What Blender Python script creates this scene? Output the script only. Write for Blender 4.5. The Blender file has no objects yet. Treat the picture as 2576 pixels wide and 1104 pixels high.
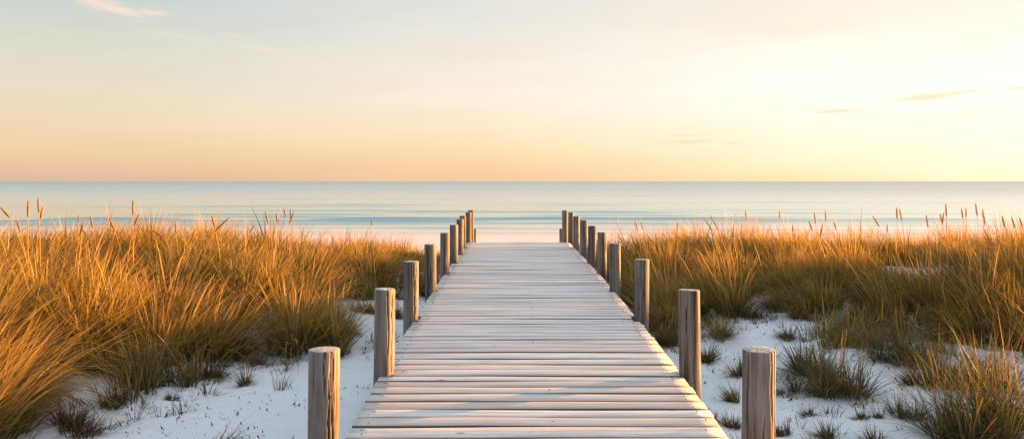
import bpy, math, random
import numpy as np

rng = np.random.default_rng(7)
random.seed(7)
S = bpy.context.scene
COL = S.collection
R = math.radians

# ------------------------------------------------------------------ camera
CZ = 3.0                                   # eye height above the sea (m)
FX = 1860.0                                # focal length in measuring units
cam_d = bpy.data.cameras.new('camera')
cam = bpy.data.objects.new('camera', cam_d)
COL.objects.link(cam)
cam.location = (0, 0, CZ)
cam.rotation_euler = (R(90), 0, 0)
cam_d.sensor_width = 36
cam_d.lens = 26
cam_d.shift_y = -96.0 / 2576.0
cam_d.clip_start = 0.05
cam_d.clip_end = 90000
S.camera = cam
S.render.resolution_x = 1024
S.render.resolution_y = 438

# ------------------------------------------------------------------ light
SUN_AZ = 66.0      # degrees right of the view direction
SUN_EL = 3.0
sd = bpy.data.lights.new('sun', 'SUN')
sun = bpy.data.objects.new('sun', sd)
COL.objects.link(sun)
sd.energy = 5.0
sd.angle = R(0.9)
sd.color = (1.0, 0.49, 0.13)
# light travels along local -Z ; aim it from the sun's place in the sky
from mathutils import Vector
sdir = Vector((math.sin(R(SUN_AZ)) * math.cos(R(SUN_EL)), math.cos(R(SUN_AZ)) * math.cos(R(SUN_EL)), math.sin(R(SUN_EL))))
sun.rotation_euler = sdir.to_track_quat('Z', 'Y').to_euler()

S.view_settings.view_transform = 'Standard'
S.view_settings.look = 'None'
S.view_settings.exposure = 2.6
S.view_settings.gamma = 1.0


def s2l(c):
    return tuple(((v / 255) / 12.92 if v / 255 <= 0.04045 else ((v / 255 + 0.055) / 1.055) ** 2.4) for v in c)


class NT:
    """small helper for node trees"""
    def __init__(self, tree):
        self.t = tree
        self.n = tree.nodes
        self.l = tree.links

    def new(self, kind, **kw):
        nd = self.n.new(kind)
        for k, v in kw.items():
            setattr(nd, k, v)
        return nd

    def put(self, sock, v):
        if isinstance(v, bpy.types.NodeSocket):
            self.l.new(v, sock)
        elif v is not None:
            sock.default_value = v

    def math(self, op, a, b=None, c=None, clamp=False):
        nd = self.new('ShaderNodeMath', operation=op)
        nd.use_clamp = clamp
        self.put(nd.inputs[0], a)
        self.put(nd.inputs[1], b)
        if c is not None:
            self.put(nd.inputs[2], c)
        return nd.outputs[0]

    def mix(self, f, a, b, blend='MIX'):
        nd = self.new('ShaderNodeMix', data_type='RGBA', blend_type=blend)
        self.put(nd.inputs[0], f)
        self.put(nd.inputs[6], a if isinstance(a, bpy.types.NodeSocket) else (*a, 1))
        self.put(nd.inputs[7], b if isinstance(b, bpy.types.NodeSocket) else (*b, 1))
        return nd.outputs[2]

    def ramp(self, f, stops, interp='LINEAR'):
        nd = self.new('ShaderNodeValToRGB')
        cr = nd.color_ramp
        cr.interpolation = interp
        while len(cr.elements) < len(stops):
            cr.elements.new(0.5)
        for e, (p, c) in zip(cr.elements, stops):
            e.position = p
            e.color = (*c, 1) if len(c) == 3 else c
        self.put(nd.inputs[0], f)
        return nd.outputs[0]

    def maprange(self, v, a, b, c=0.0, d=1.0, smooth=False):
        nd = self.new('ShaderNodeMapRange')
        if smooth:
            nd.interpolation_type = 'SMOOTHSTEP'
        self.put(nd.inputs[0], v)
        for i, x in enumerate((a, b, c, d)):
            nd.inputs[i + 1].default_value = x
        return nd.outputs[0]

    def noise(self, vec, scale, detail=4, rough=0.55, dist=0.0):
        nd = self.new('ShaderNodeTexNoise')
        self.put(nd.inputs['Vector'], vec)
        nd.inputs['Scale'].default_value = scale
        nd.inputs['Detail'].default_value = detail
        nd.inputs['Roughness'].default_value = rough
        nd.inputs['Distortion'].default_value = dist
        return nd.outputs[0]

    def scale(self, vec, s):
        nd = self.new('ShaderNodeMapping')
        self.put(nd.inputs[0], vec)
        nd.inputs['Scale'].default_value = s
        return nd.outputs[0]


# ------------------------------------------------------------------ sky
world = bpy.data.worlds.new('World')
S.world = world
world.use_nodes = True
W = NT(world.node_tree)
W.n.clear()
w_out = W.new('ShaderNodeOutputWorld')
tc = W.new('ShaderNodeTexCoord')
sep = W.new('ShaderNodeSeparateXYZ')
W.l.new(tc.outputs['Generated'], sep.inputs[0])
wx, wy, wz = sep.outputs
az = W.math('MULTIPLY', W.math('ARCTAN2', wx, wy), 180 / math.pi)       # degrees, 0 ahead, + right
el = W.math('MULTIPLY', W.math('ARCSINE', wz), 180 / math.pi)
elf = W.maprange(el, 0, 90)


def y2e(y):
    return math.degrees(math.atan((456 - y) / FX))


ZEN = (164, 185, 202)


def skyramp(pts, tail):
    st = [(max(y2e(y), 0) / 90, s2l(c)) for y, c in pts]
    st += [(e / 90, tuple(v * (1.48 if e > 25 else 1.0) for v in s2l(c))) for e, c in tail]
    st.sort(key=lambda q: q[0])
    return W.ramp(elf, st)


left = skyramp([(456, (222, 184, 160)), (430, (232, 194, 160)), (390, (241, 208, 166)), (330, (240, 217, 182)),
                (250, (231, 220, 196)), (160, (218, 219, 203)), (70, (203, 212, 206)), (0, (191, 205, 206))],
               [(20, (182, 206, 218)), (35, (165, 192, 218)), (90, ZEN)])
cent = skyramp([(456, (248, 203, 160)), (420, (251, 212, 164)), (380, (253, 224, 176)), (330, (253, 233, 200)),
                (250, (252, 238, 220)), (160, (246, 235, 223)), (70, (234, 231, 222)), (0, (228, 228, 222))],
               [(20, (208, 218, 222)), (35, (178, 200, 220)), (90, ZEN)])
rigt = skyramp([(456, (253, 222, 168)), (430, (253, 234, 192)), (380, (254, 243, 212)), (320, (255, 250, 228)),
                (240, (255, 254, 244)), (150, (255, 251, 238)), (70, (252, 241, 226)), (0, (250, 238, 225))],
               [(20, (236, 230, 224)), (35, (190, 206, 220)), (90, ZEN)])
sunr = skyramp([(456, (255, 236, 188)), (430, (255, 244, 208)), (350, (255, 252, 234)), (240, (255, 255, 246)),
                (120, (252, 247, 234)), (0, (248, 239, 228))],
               [(22, (244, 236, 226)), (40, (196, 208, 222)), (90, ZEN)])
back = skyramp([(456, (190, 176, 190)), (380, (206, 190, 200)), (250, (196, 196, 216))],
               [(14, (184, 198, 222)), (30, (184, 198, 214)), (90, ZEN)])
c = W.mix(W.maprange(az, -34, 2, smooth=True), left, cent)
c = W.mix(W.maprange(az, -2, 21), c, rigt)
c = W.mix(W.maprange(az, 20, 40), c, sunr)
aaz = W.math('ABSOLUTE', W.math('SUBTRACT', az, 20))
c = W.mix(W.maprange(aaz, 60, 130, smooth=True), c, back)
c = W.mix(1.0, c, W.mix(W.math('MULTIPLY', W.math('MULTIPLY', W.maprange(az, 6, 40), W.maprange(az, 90, 60)), W.maprange(el, 12, 4)), (1, 1, 1), (1.18, 1.09, 1.05)), 'MULTIPLY')
# a glow round the sun itself, standing just outside the frame
aa = W.math('DIVIDE', W.math('SUBTRACT', az, SUN_AZ - 10), 22)
bb = W.math('DIVIDE', W.math('SUBTRACT', el, SUN_EL - 3), 9)
gl = W.math('EXPONENT', W.math('MULTIPLY', W.math('ADD', W.math('MULTIPLY', aa, aa), W.math('MULTIPLY', bb, bb)), -1.0))
c = W.mix(W.math('MULTIPLY', gl, 0.6), c, (1.7, 1.45, 1.1))

# wisps of cloud, laid out by direction
wd = W.new('ShaderNodeCombineXYZ')
W.l.new(W.math('MULTIPLY', az, 0.30), wd.inputs[0])
W.l.new(el, wd.inputs[1])
n1 = W.math('SUBTRACT', W.noise(wd.outputs[0], 0.8, 6, 0.62), 0.5)
wd2 = W.new('ShaderNodeCombineXYZ')
W.l.new(W.math('ADD', W.math('MULTIPLY', az, 0.35), 31), wd2.inputs[0])
W.l.new(el, wd2.inputs[1])
n2 = W.math('SUBTRACT', W.noise(wd2.outputs[0], 1.5, 6, 0.62), 0.5)


def cloud_mask(lst):
    tot = None
    for (x, y, hx, hy, tilt, amp) in lst:
        a0 = math.degrees(math.atan((x - 1288) / FX))
        e0 = math.degrees(math.atan((456 - y) / FX * math.cos(R(a0))))
        ha, he = hx / FX * 57.3 * math.cos(R(a0)) ** 2, hy / FX * 57.3
        da = W.math('SUBTRACT', az, a0)
        de = W.math('SUBTRACT', W.math('SUBTRACT', el, e0), W.math('MULTIPLY', da, tilt))
        p = W.math('DIVIDE', W.math('ADD', da, W.math('MULTIPLY', n2, ha * 0.9)), ha)
        q = W.math('DIVIDE', W.math('ADD', de, W.math('MULTIPLY', n1, he * 2.6)), he)
        r2 = W.math('ADD', W.math('MULTIPLY', p, p), W.math('MULTIPLY', q, q))
        m = W.math('MULTIPLY', W.math('EXPONENT', W.math('MULTIPLY', W.math('POWER', r2, 1.35), -1.2)), amp)
        tot = m if tot is None else W.math('MAXIMUM', tot, m)
    return tot


pale = cloud_mask([(245, 8, 66, 16, -0.05, .75), (300, 27, 70, 9, -0.1, .8), (385, 31, 40, 7, 0.0, .7), (215, -8, 60, 16, 0, .7),
                   (350, 52, 40, 5, 0, .3), (430, 88, 75, 9, -0.1, .25), (655, 122, 52, 7, -0.12, .45), (590, 92, 40, 5, -0.1, .25)])
n3 = W.maprange(n2, -0.28, 0.02)
c = W.mix(W.math('MULTIPLY', pale, n3), c, s2l((255, 230, 210)))
tan_ = cloud_mask([(2330, 244, 95, 7, 0.07, .75), (2420, 233, 60, 5, 0.05, .6), (2260, 250, 40, 5, 0, .4), (2105, 281, 70, 5.5, 0.03, .7), (1735, 357, 62, 5, 0.03, .7),
                   (1725, 341, 60, 3, 0.03, .5), (1848, 361, 24, 3.5, 0, .6), (2560, 222, 30, 4, 0, .6), (2400, 292, 170, 8, 0.03, .22),
                   (1950, 70, 260, 26, -0.03, .20)])
c = W.mix(tan_, c, s2l((243, 224, 188)))
# faint high streaks over the whole sky
st = W.new('ShaderNodeCombineXYZ')
W.l.new(W.math('MULTIPLY', az, 0.05), st.inputs[0])
W.l.new(W.math('SUBTRACT', W.math('MULTIPLY', el, 0.35), W.math('MULTIPLY', az, 0.03)), st.inputs[1])
n4 = W.maprange(W.noise(st.outputs[0], 1.6, 5, 0.5), 0.3, 0.7, 0.975, 1.02)
hs = W.new('ShaderNodeHueSaturation')
W.l.new(c, hs.inputs['Color'])
W.l.new(n4, hs.inputs['Value'])
bg1 = W.new('ShaderNodeBackground')
W.l.new(hs.outputs[0], bg1.inputs[0])
bg1.inputs[1].default_value = 0.173
sky = W.new('ShaderNodeTexSky', sky_type='NISHITA')
sky.sun_disc = False
sky.sun_elevation = R(SUN_EL)
sky.sun_rotation = R(SUN_AZ)
sky.air_density = 1.0
sky.dust_density = 1.0
bg2 = W.new('ShaderNodeBackground')
W.l.new(sky.outputs[0], bg2.inputs[0])
bg2.inputs[1].default_value = 0.02
add = W.new('ShaderNodeMixShader')
add.inputs[0].default_value = 0.04
W.l.new(bg1.outputs[0], add.inputs[1])
W.l.new(bg2.outputs[0], add.inputs[2])
W.l.new(add.outputs[0], w_out.inputs[0])


# ------------------------------------------------------------------ helpers
def tag(o, label=None, cat=None, group=None, kind=None):
    if label:
        o['label'] = label
    if cat:
        o['category'] = cat
    if group:
        o['group'] = group
    if kind:
        o['kind'] = kind
    return o


def empty(name, loc):
    o = bpy.data.objects.new(name, None)
    o.empty_display_size = 0.1
    COL.objects.link(o)
    o.location = loc
    return o


def mesh_np(name, verts, quads, mats, parent=None, attrs=None, smooth=False, matidx=None, ngons=None):
    """verts (n,3), quads (m,4) arrays -> linked object"""
    me = bpy.data.meshes.new(name)
    verts = np.asarray(verts, dtype=np.float32)
    k = quads.shape[1]
    quads = np.asarray(quads, dtype=np.int32)
    me.vertices.add(len(verts))
    me.vertices.foreach_set('co', verts.ravel())
    me.loops.add(quads.size)
    me.loops.foreach_set('vertex_index', quads.ravel())
    me.polygons.add(len(quads))
    me.polygons.foreach_set('loop_start', np.arange(0, quads.size, k, dtype=np.int32))
    me.polygons.foreach_set('loop_total', np.full(len(quads), k, dtype=np.int32))
    if smooth:
        me.polygons.foreach_set('use_smooth', np.ones(len(quads), dtype=bool))
    for m in (mats if isinstance(mats, (list, tuple)) else [mats]):
        me.materials.append(m)
    if matidx is not None:
        me.polygons.foreach_set('material_index', np.asarray(matidx, dtype=np.int32))
    me.update(calc_edges=True)
    if attrs:
        for an, (typ, arr) in attrs.items():
            a = me.attributes.new(an, typ, 'POINT')
            arr = np.asarray(arr, dtype=np.float32)
            if typ == 'FLOAT_COLOR':
                a.data.foreach_set('color', arr.ravel())
            elif typ == 'FLOAT_VECTOR':
                a.data.foreach_set('vector', arr.ravel())
            else:
                a.data.foreach_set('value', arr.ravel())
    o = bpy.data.objects.new(name, me)
    COL.objects.link(o)
    if parent:
        o.parent = parent
    return o


def sstep(a, b, x):
    t = np.clip((x - a) / (b - a), 0, 1)
    return t * t * (3 - 2 * t)


_tab = rng.random((256, 256))


def vnoise(x, y):
    """tileable value noise, vectorised"""
    xi = np.floor(x).astype(int)
    yi = np.floor(y).astype(int)
    fx = x - xi
    fy = y - yi
    fx = fx * fx * (3 - 2 * fx)
    fy = fy * fy * (3 - 2 * fy)
    g = lambda i, j: _tab[i % 256, j % 256]
    return ((g(xi, yi) * (1 - fx) + g(xi + 1, yi) * fx) * (1 - fy) + (g(xi, yi + 1) * (1 - fx) + g(xi + 1, yi + 1) * fx) * fy) - 0.5


def fbm(x, y, n=4):
    s = 0
    a = 1.0
    for i in range(n):
        s = s + a * vnoise(x * 2 ** i + 17 * i, y * 2 ** i + 31 * i)
        a *= 0.5
    return s


LEFT = np.array([(-3.5, 2.4), (-3.15, 4.7), (-3.05, 5.5), (-2.85, 6.5), (-2.45, 7.1), (-1.85, 7.45), (-1.85, 8.1), (-2.25, 9.3), (-1.75, 10.4),
                 (-1.35, 11.2), (-1.2, 13.5), (-1.3, 16), (-26, 17), (-26, 2.4)])
RIGHT = np.array([(1.42, 8.0), (1.75, 7.5), (2.15, 8.3), (2.8, 8.3), (3.3, 8.7), (3.4, 7.5), (3.9, 6.9), (4.7, 6.7), (5.0, 5.9), (26, 5.0),
                  (26, 17), (1.7, 16), (1.5, 13), (1.42, 10)])


def inpoly(px, py, poly):
    c_ = np.zeros(px.shape, bool)
    j = len(poly) - 1
    for i in range(len(poly)):
        xi, yi = poly[i]
        xj, yj = poly[j]
        hit = ((yi > py) != (yj > py)) & (px < (xj - xi) * (py - yi) / (yj - yi + 1e-12) + xi)
        c_ ^= hit
        j = i
    return c_


def ground(x, y):
    """height of the sand above the sea"""
    x = np.asarray(x, float)
    y = np.asarray(y, float)
    z = np.full(np.broadcast(x, y).shape, CZ - 1.66)
    # dune banks either side of the walk
    z = z + 0.24 * sstep(2.0, 5.0, -x) * (1 - sstep(13, 16, y)) * sstep(-3, 5.5, y)
    z = z + 0.12 * sstep(2.4, 6.0, x) * (1 - sstep(13, 16, y))
    z = z + 0.16 * sstep(7.0, 9.5, y) * (1 - sstep(13, 16, y)) * sstep(1.3, 2.6, np.abs(x))
    z = z + 0.13 * fbm(x * 0.55 + 3, y * 0.55, 3) * (1 - sstep(16, 20, y)) + 0.035 * fbm(x * 2.3, y * 2.3 + 9, 3)
    z = z + (0.024 * fbm(x * 9, y * 9, 2) + 0.040 * fbm(x * 3.7 + 9, y * 3.7, 2)) * (1 - sstep(12, 20, y))
    # down to the beach, then a slow slope into the water
    fall = sstep(14.5, 19.5, y)
    beach = 0.0 + (43.8 - y) * 0.030
    beach = beach + 0.02 * fbm(x * .25, y * .4, 3) * (1 - sstep(36, 43, y))
    z = z * (1 - fall) + beach * fall
    # back of the dune, behind the viewer
    z = z + 0.8 * sstep(3, 25, -y)
    return z


def deckz(y):
    return CZ + np.interp(y, [-3, 3.73, 4.75, 6.05, 9, 14.1, 14.4, 18.6], [-1.35, -1.30, -1.25, -1.21, -1.168, -1.168, -1.19, -2.10])


DX = 0.125          # centre line of the walk


# ------------------------------------------------------------------ materials
def newmat(name):
    m = bpy.data.materials.new(name)
    m.use_nodes = True
    t = NT(m.node_tree)
    b = t.n['Principled BSDF']
    return m, t, b


def sand_mat():
    m, t, b = newmat('pale_sand')
    co = t.new('ShaderNodeTexCoord').outputs['Object']
    sp = t.new('ShaderNodeSeparateXYZ')
    t.l.new(co, sp.inputs[0])
    big = t.noise(co, 0.8, 5, 0.6)
    fine = t.noise(co, 90, 3, 0.7)
    col = t.mix(t.maprange(big, 0.3, 0.7), (0.62, 0.605, 0.59), (0.74, 0.725, 0.71))
    col = t.mix(t.maprange(fine, 0.25, 0.75), col, (0.80, 0.79, 0.775), 'MIX')
    # dark grains and bits of shell and straw
    for sc, th, cc, am in ((16, 0.075, (0.20, 0.15, 0.12), 0.75), (38, 0.10, (0.25, 0.20, 0.17), .6), (7, 0.045, (0.14, 0.09, 0.06), .85)):
        v = t.new('ShaderNodeTexVoronoi')
        t.put(v.inputs['Vector'], co)
        v.inputs['Scale'].default_value = sc
        msk = t.maprange(v.outputs['Distance'], th, th * 0.6)
        gate = t.maprange(t.noise(co, sc * 0.28, 2), 0.42, 0.54)
        col = t.mix(t.math('MULTIPLY', t.math('MULTIPLY', msk, gate), am), col, cc)
    # wetter sand towards the water; open beach colour warmed in place of sunlight
    wet = t.maprange(sp.outputs[1], 37, 43.4, smooth=True)
    beach_sun = t.maprange(sp.outputs[1], 15, 20)
    col = t.mix(beach_sun, col, (0.82, 0.66, 0.58))
    col = t.mix(wet, col, (0.62, 0.52, 0.46))
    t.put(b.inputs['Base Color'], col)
    t.put(b.inputs['Roughness'], t.maprange(wet, 0, 1, 0.9, 0.28))
    b.inputs['Specular IOR Level'].default_value = 0.25
    bm = t.new('ShaderNodeBump')
    bm.inputs['Strength'].default_value = 0.8
    bm.inputs['Distance'].default_value = 0.03
    hgt = t.math('ADD', t.math('MULTIPLY', t.noise(co, 11, 5, 0.6), 1.0), t.math('MULTIPLY', t.noise(co, 70, 3, 0.7), 0.25))
    t.put(bm.inputs['Height'], t.math('MULTIPLY', hgt, t.maprange(sp.outputs[1], 14, 22, 1.0, 0.15)))
    t.put(b.inputs['Normal'], bm.outputs[0])
    return m


def water_mat():
    m, t, b = newmat('sea_water')
    co = t.new('ShaderNodeTexCoord').outputs['Object']
    sp = t.new('ShaderNodeSeparateXYZ')
    t.l.new(co, sp.inputs[0])
    y = sp.outputs[1]
    water_col = t.mix(t.maprange(y, 44, 54), (0.72, 0.58, 0.47), (0.20, 0.37, 0.33))
    water_col = t.mix(t.maprange(y, 60, 110), water_col, (0.42, 0.48, 0.46))  # mid water painted paler in place of sky reflection and haze
    water_col = t.mix(t.maprange(y, 150, 900), water_col, (0.24, 0.37, 0.36))
    t.put(b.inputs['Base Color'], water_col)
    b.inputs['IOR'].default_value = 1.5
    t.put(b.inputs['Roughness'], t.maprange(y, 60, 250, 0.10, 0.35))
    bm = t.new('ShaderNodeBump')
    r1 = t.noise(t.scale(co, (0.25, 1.0, 1)), 1.1, 5, 0.6)
    r2 = t.noise(t.scale(co, (0.05, 0.35, 1)), 1.0, 3, 0.5)
    h = t.math('ADD', t.math('MULTIPLY', r1, 0.05), t.math('MULTIPLY', r2, 0.10))
    t.put(bm.inputs['Height'], h)
    t.put(bm.inputs['Strength'], t.maprange(y, 46, 160, 0.10, 0.40))
    bm.inputs['Distance'].default_value = 1.0
    t.put(b.inputs['Normal'], bm.outputs[0])
    return m


def wood_mat(name, deck):
    m, t, b = newmat(name)
    co = t.new('ShaderNodeAttribute')
    co.attribute_name = 'wood'          # along-grain coordinate is x
    tone = t.new('ShaderNodeAttribute')
    tone.attribute_name = 'tone'
    tn = tone.outputs['Fac']
    v = co.outputs['Vector']
    g1 = t.noise(t.scale(v, (0.9, 22, 22) if deck else (1.0, 26, 26)), 1.6, 6, 0.62, 0.3)
    g2 = t.noise(t.scale(v, (2.2, 110, 110)), 1.4, 4, 0.7)
    blot = t.noise(t.scale(v, (1.2, 3.5, 3.5)), 1.0, 4, 0.6)
    if deck:
        col = t.ramp(tn, [(0.0, (0.64, 0.48, 0.39)), (0.3, (0.74, 0.60, 0.51)), (0.6, (0.80, 0.70, 0.62)), (1.0, (0.82, 0.79, 0.73))])
        col = t.mix(t.math('MULTIPLY', t.maprange(g1, 0.44, 0.62), 0.8), col, (0.54, 0.42, 0.36))
        col = t.mix(t.math('MULTIPLY', t.maprange(g2, 0.50, 0.68), 0.6), col, (0.26, 0.19, 0.16))
        col = t.mix(t.math('MULTIPLY', t.maprange(blot, 0.45, 0.72), 0.35), col, (0.70, 0.69, 0.68))
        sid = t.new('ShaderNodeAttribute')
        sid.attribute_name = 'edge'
        col = t.mix(sid.outputs['Fac'], col, (0.032, 0.020, 0.017))  # plank sides painted near black to deepen the shade in the seams
        rough = 0.42
    else:
        col = t.ramp(tn, [(0.0, (0.15, 0.132, 0.118)), (0.5, (0.19, 0.165, 0.145)), (1.0, (0.25, 0.20, 0.165))])
        col = t.mix(t.maprange(g1, 0.40, 0.64), col, (0.075, 0.048, 0.036))
        col = t.mix(t.math('MULTIPLY', t.maprange(blot, 0.45, 0.68), 0.6), col, (0.34, 0.305, 0.275))
        col = t.mix(t.math('MULTIPLY', t.maprange(g2, 0.50, 0.72), 0.6), col, (0.05, 0.035, 0.028))
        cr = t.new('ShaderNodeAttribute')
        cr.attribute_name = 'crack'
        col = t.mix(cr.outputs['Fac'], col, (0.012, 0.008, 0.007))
        rough = 0.75
    # scattered knots
    vo = t.new('ShaderNodeTexVoronoi')
    t.put(vo.inputs['Vector'], t.scale(v, (2.2, 6.0, 6.0) if deck else (2.5, 9, 9)))
    vo.inputs['Scale'].default_value = 1.0
    kn = t.math('MULTIPLY', t.maprange(vo.outputs['Distance'], 0.075, 0.03), t.maprange(t.noise(t.scale(v, (1.3, 1.3, 1.3)), 1, 1), 0.5, 0.53))
    col = t.mix(t.math('MULTIPLY', kn, 0.8), col, (0.12, 0.08, 0.06))
    t.put(b.inputs['Base Color'], col)
    b.inputs['Roughness'].default_value = rough
    b.inputs['Specular IOR Level'].default_value = 0.6 if deck else 0.25
    bm = t.new('ShaderNodeBump')
    bm.inputs['Strength'].default_value = 0.5
    bm.inputs['Distance'].default_value = 0.004
    t.put(bm.inputs['Height'], t.math('ADD', g1, t.math('MULTIPLY', g2, 0.6)))
    t.put(b.inputs['Normal'], bm.outputs[0])
    return m


def endgrain_mat():
    m, t, b = newmat('post_end_grain')
    co = t.new('ShaderNodeTexCoord').outputs['Object']
    sp = t.new('ShaderNodeSeparateXYZ')
    t.l.new(co, sp.inputs[0])
    r = t.math('SQRT', t.math('ADD', t.math('MULTIPLY', sp.outputs[0], sp.outputs[0]), t.math('MULTIPLY', sp.outputs[1], sp.outputs[1])))
    ring = t.math('SINE', t.math('ADD', t.math('MULTIPLY', r, 900), t.math('MULTIPLY', t.noise(co, 20, 3), 12)))
    col = t.mix(t.maprange(ring, -1, 1), (0.40, 0.34, 0.30), (0.56, 0.51, 0.47))
    col = t.mix(t.maprange(t.noise(co, 35, 4), 0.45, 0.7), col, (0.30, 0.24, 0.21))
    t.put(b.inputs['Base Color'], col)
    b.inputs['Roughness'].default_value = 0.8
    return m


def plain_mat(name, col, rough=0.6, metal=0.0):
    m, t, b = newmat(name)
    co = t.new('ShaderNodeTexCoord').outputs['Object']
    n = t.noise(co, 60, 3)
    t.put(b.inputs['Base Color'], t.mix(t.maprange(n, 0.3, 0.7), tuple(v * 0.75 for v in col), tuple(min(v * 1.25, 1) for v in col)))
    b.inputs['Roughness'].default_value = rough
    b.inputs['Metallic'].default_value = metal
    return m


def grass_mat(name='grass_blade', trans=0.45):
    m = bpy.data.materials.new(name)
    m.use_nodes = True
    t = NT(m.node_tree)
    t.n.clear()
    o = t.new('ShaderNodeOutputMaterial')
    a = t.new('ShaderNodeAttribute')
    a.attribute_name = 'col'
    d = t.new('ShaderNodeBsdfDiffuse')
    tr = t.new('ShaderNodeBsdfTranslucent')
    gl_ = t.new('ShaderNodeBsdfGlossy')
    gl_.inputs['Roughness'].default_value = 0.45
    gl_.inputs['Color'].default_value = (1, 1, 1, 1)
    t.l.new(a.outputs['Color'], d.inputs[0])
    t.put(tr.inputs[0], t.mix(1.0, a.outputs['Color'], (1.0, 0.92, 0.68), 'MULTIPLY'))
    mx = t.new('ShaderNodeMixShader')
    mx.inputs[0].default_value = trans
    t.l.new(d.outputs[0], mx.inputs[1])
    t.l.new(tr.outputs[0], mx.inputs[2])
    mx2 = t.new('ShaderNodeMixShader')
    mx2.inputs[0].default_value = 0.02
    t.l.new(mx.outputs[0], mx2.inputs[1])
    t.l.new(gl_.outputs[0], mx2.inputs[2])
    t.l.new(mx2.outputs[0], o.inputs[0])
    return m


M_SAND = sand_mat()
M_WATER = water_mat()
M_DECK = wood_mat('sun_bleached_planks', True)
M_POST = wood_mat('weathered_post_wood', False)
M_END = endgrain_mat()
M_NAIL = plain_mat('dark_nail_steel', (0.06, 0.045, 0.04), 0.6, 0.6)
M_GRASS = grass_mat()

# ------------------------------------------------------------------ ground sheet
def grid(xs, ys):
    X, Y = np.meshgrid(xs, ys)
    n, mcols = X.shape
    idx = np.arange(n * mcols).reshape(n, mcols)
    q = np.stack([idx[:-1, :-1], idx[:-1, 1:], idx[1:, 1:], idx[1:, :-1]], -1).reshape(-1, 4)
    return X, Y, q


xs = np.concatenate([-np.geomspace(600, 9, 40)[:-1], np.arange(-9, 9.01, 0.06), np.geomspace(9, 600, 40)[1:]])
ys = np.concatenate([np.linspace(-60, 1.5, 24)[:-1], np.arange(1.5, 13, 0.06), np.arange(13, 24, 0.15), np.linspace(24, 60, 40)])
X, Y, q = grid(xs, ys)
Z = ground(X, Y)
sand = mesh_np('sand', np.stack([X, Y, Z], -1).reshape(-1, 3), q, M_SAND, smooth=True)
tag(sand, 'white powdery beach sand with scattered specks', 'sand', kind='structure')

# ------------------------------------------------------------------ sea
xs = np.concatenate([-np.geomspace(60000, 110, 26)[:-1], np.arange(-110, 110.1, 1.6), np.geomspace(110, 60000, 26)[1:]])
ys = np.concatenate([np.arange(41.5, 110, 0.16), np.arange(110, 220, 1.5), np.geomspace(220, 70000, 60)])
X, Y, q = grid(xs, ys)


def swell(X, Y):
    z = np.zeros_like(X)
    # (distance, width, height, centre x, half length, bow)
    rid = [(44.9, .25, .035, 0, 90, .3), (46.6, .4, .05, -6, 60, .8), (49.0, .6, .05, 20, 40, 1.2), (50.5, .6, .06, -25, 30, 1.0),
           (53.2, .8, .09, 12, 26, 1.0), (57.5, 1.0, .28, -9.5, 8.5, .6), (57.9, .8, .26, -31, 6.5, .5), (57.6, .9, .22, 7.0, 9.0, .5), (57.2, .8, .16, 26, 14, .6),
           (63.5, .9, .13, 9, 8, .8), (66, 1.0, .14, -22, 12, .6), (69, 1.0, .10, 32, 14, .6), (51.6, .5, .10, -14, 30, .8), (54.8, .6, .14, -20, 26, .7), (55.2, .6, .10, 16, 22, .7), (61, .8, .12, -3, 30, 1.0), (71.5, .9, .15, 3, 18, .8), (75, 1.2, .17, -14, 16, .7), (78, 1.2, .11, 22, 20, .7),
           (86, 1.4, .18, -30, 20, .8), (93, 1.6, .18, -6, 26, .8), (104, 2.0, .18, 25, 40, 1), (125, 2.4, .2, -35, 45, 1), (150, 3, .22, 20, 60, 1)]
    for (d, w, h, cx, hl, bow) in rid:
        yy = d + bow * np.sin(X * 0.11 + d) + 0.35 * fbm(X * 0.12 + d, X * 0 + d, 2)
        s = (Y - yy) / w
        prof = np.where(s < 0, np.exp(-(s * 1.3) ** 2), np.exp(-(s * 0.6) ** 2))
        env = np.exp(-((X - cx) / hl) ** 4) * (0.8 + 0.5 * vnoise(X * 0.15 + d, X * 0 + 2))
        z = z + h * prof * env
    z = z + 0.025 * fbm(X * 0.06, Y * 0.5, 3) * (1 - sstep(150, 230, Y))
    return z


Z = swell(X, Y)
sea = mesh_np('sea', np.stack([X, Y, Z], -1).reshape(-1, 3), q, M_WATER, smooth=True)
tag(sea, 'calm pale sea with low swell lines reaching the horizon', 'sea', kind='structure')

# ------------------------------------------------------------------ boardwalk
post_px = [  # left x, right x, left top y, right top y, diameter px, rise of ground
    (816, 1908, 878, 878, 76), (965, 1738, 726, 729, 51), (1037, 1614, 657, 652, 37), (1087, 1552, 614, 612.5, 28.5), (1121, 1515, 585.5, 584, 23.5),
    (1142, 1491, 565.5, 568, 20.3), (1158, 1470, 551.5, 553.5, 18.2), (1168, 1453, 542.5, 544, 16.5), (1180, 1438, 534, 534.5, 14.6),
    (1188, 1425, 528.8, 529, 14.3), (1197, 1415.5, 575, 575, 12)]
posts = []
for k, (lx, rx, lt, rt, dp) in enumerate(post_px):
    d = FX * 2.0 / (rx - lx)
    r = dp / FX * d / 2
    posts.append((k, 'left', (lx - 1290) / FX * d, d, CZ - (lt - 456) / FX * d, r))
    posts.append((k, 'right', (rx - 1290) / FX * d, d, CZ - (rt - 456) / FX * d, r * (1.04 if k < 2 else 1)))

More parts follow.
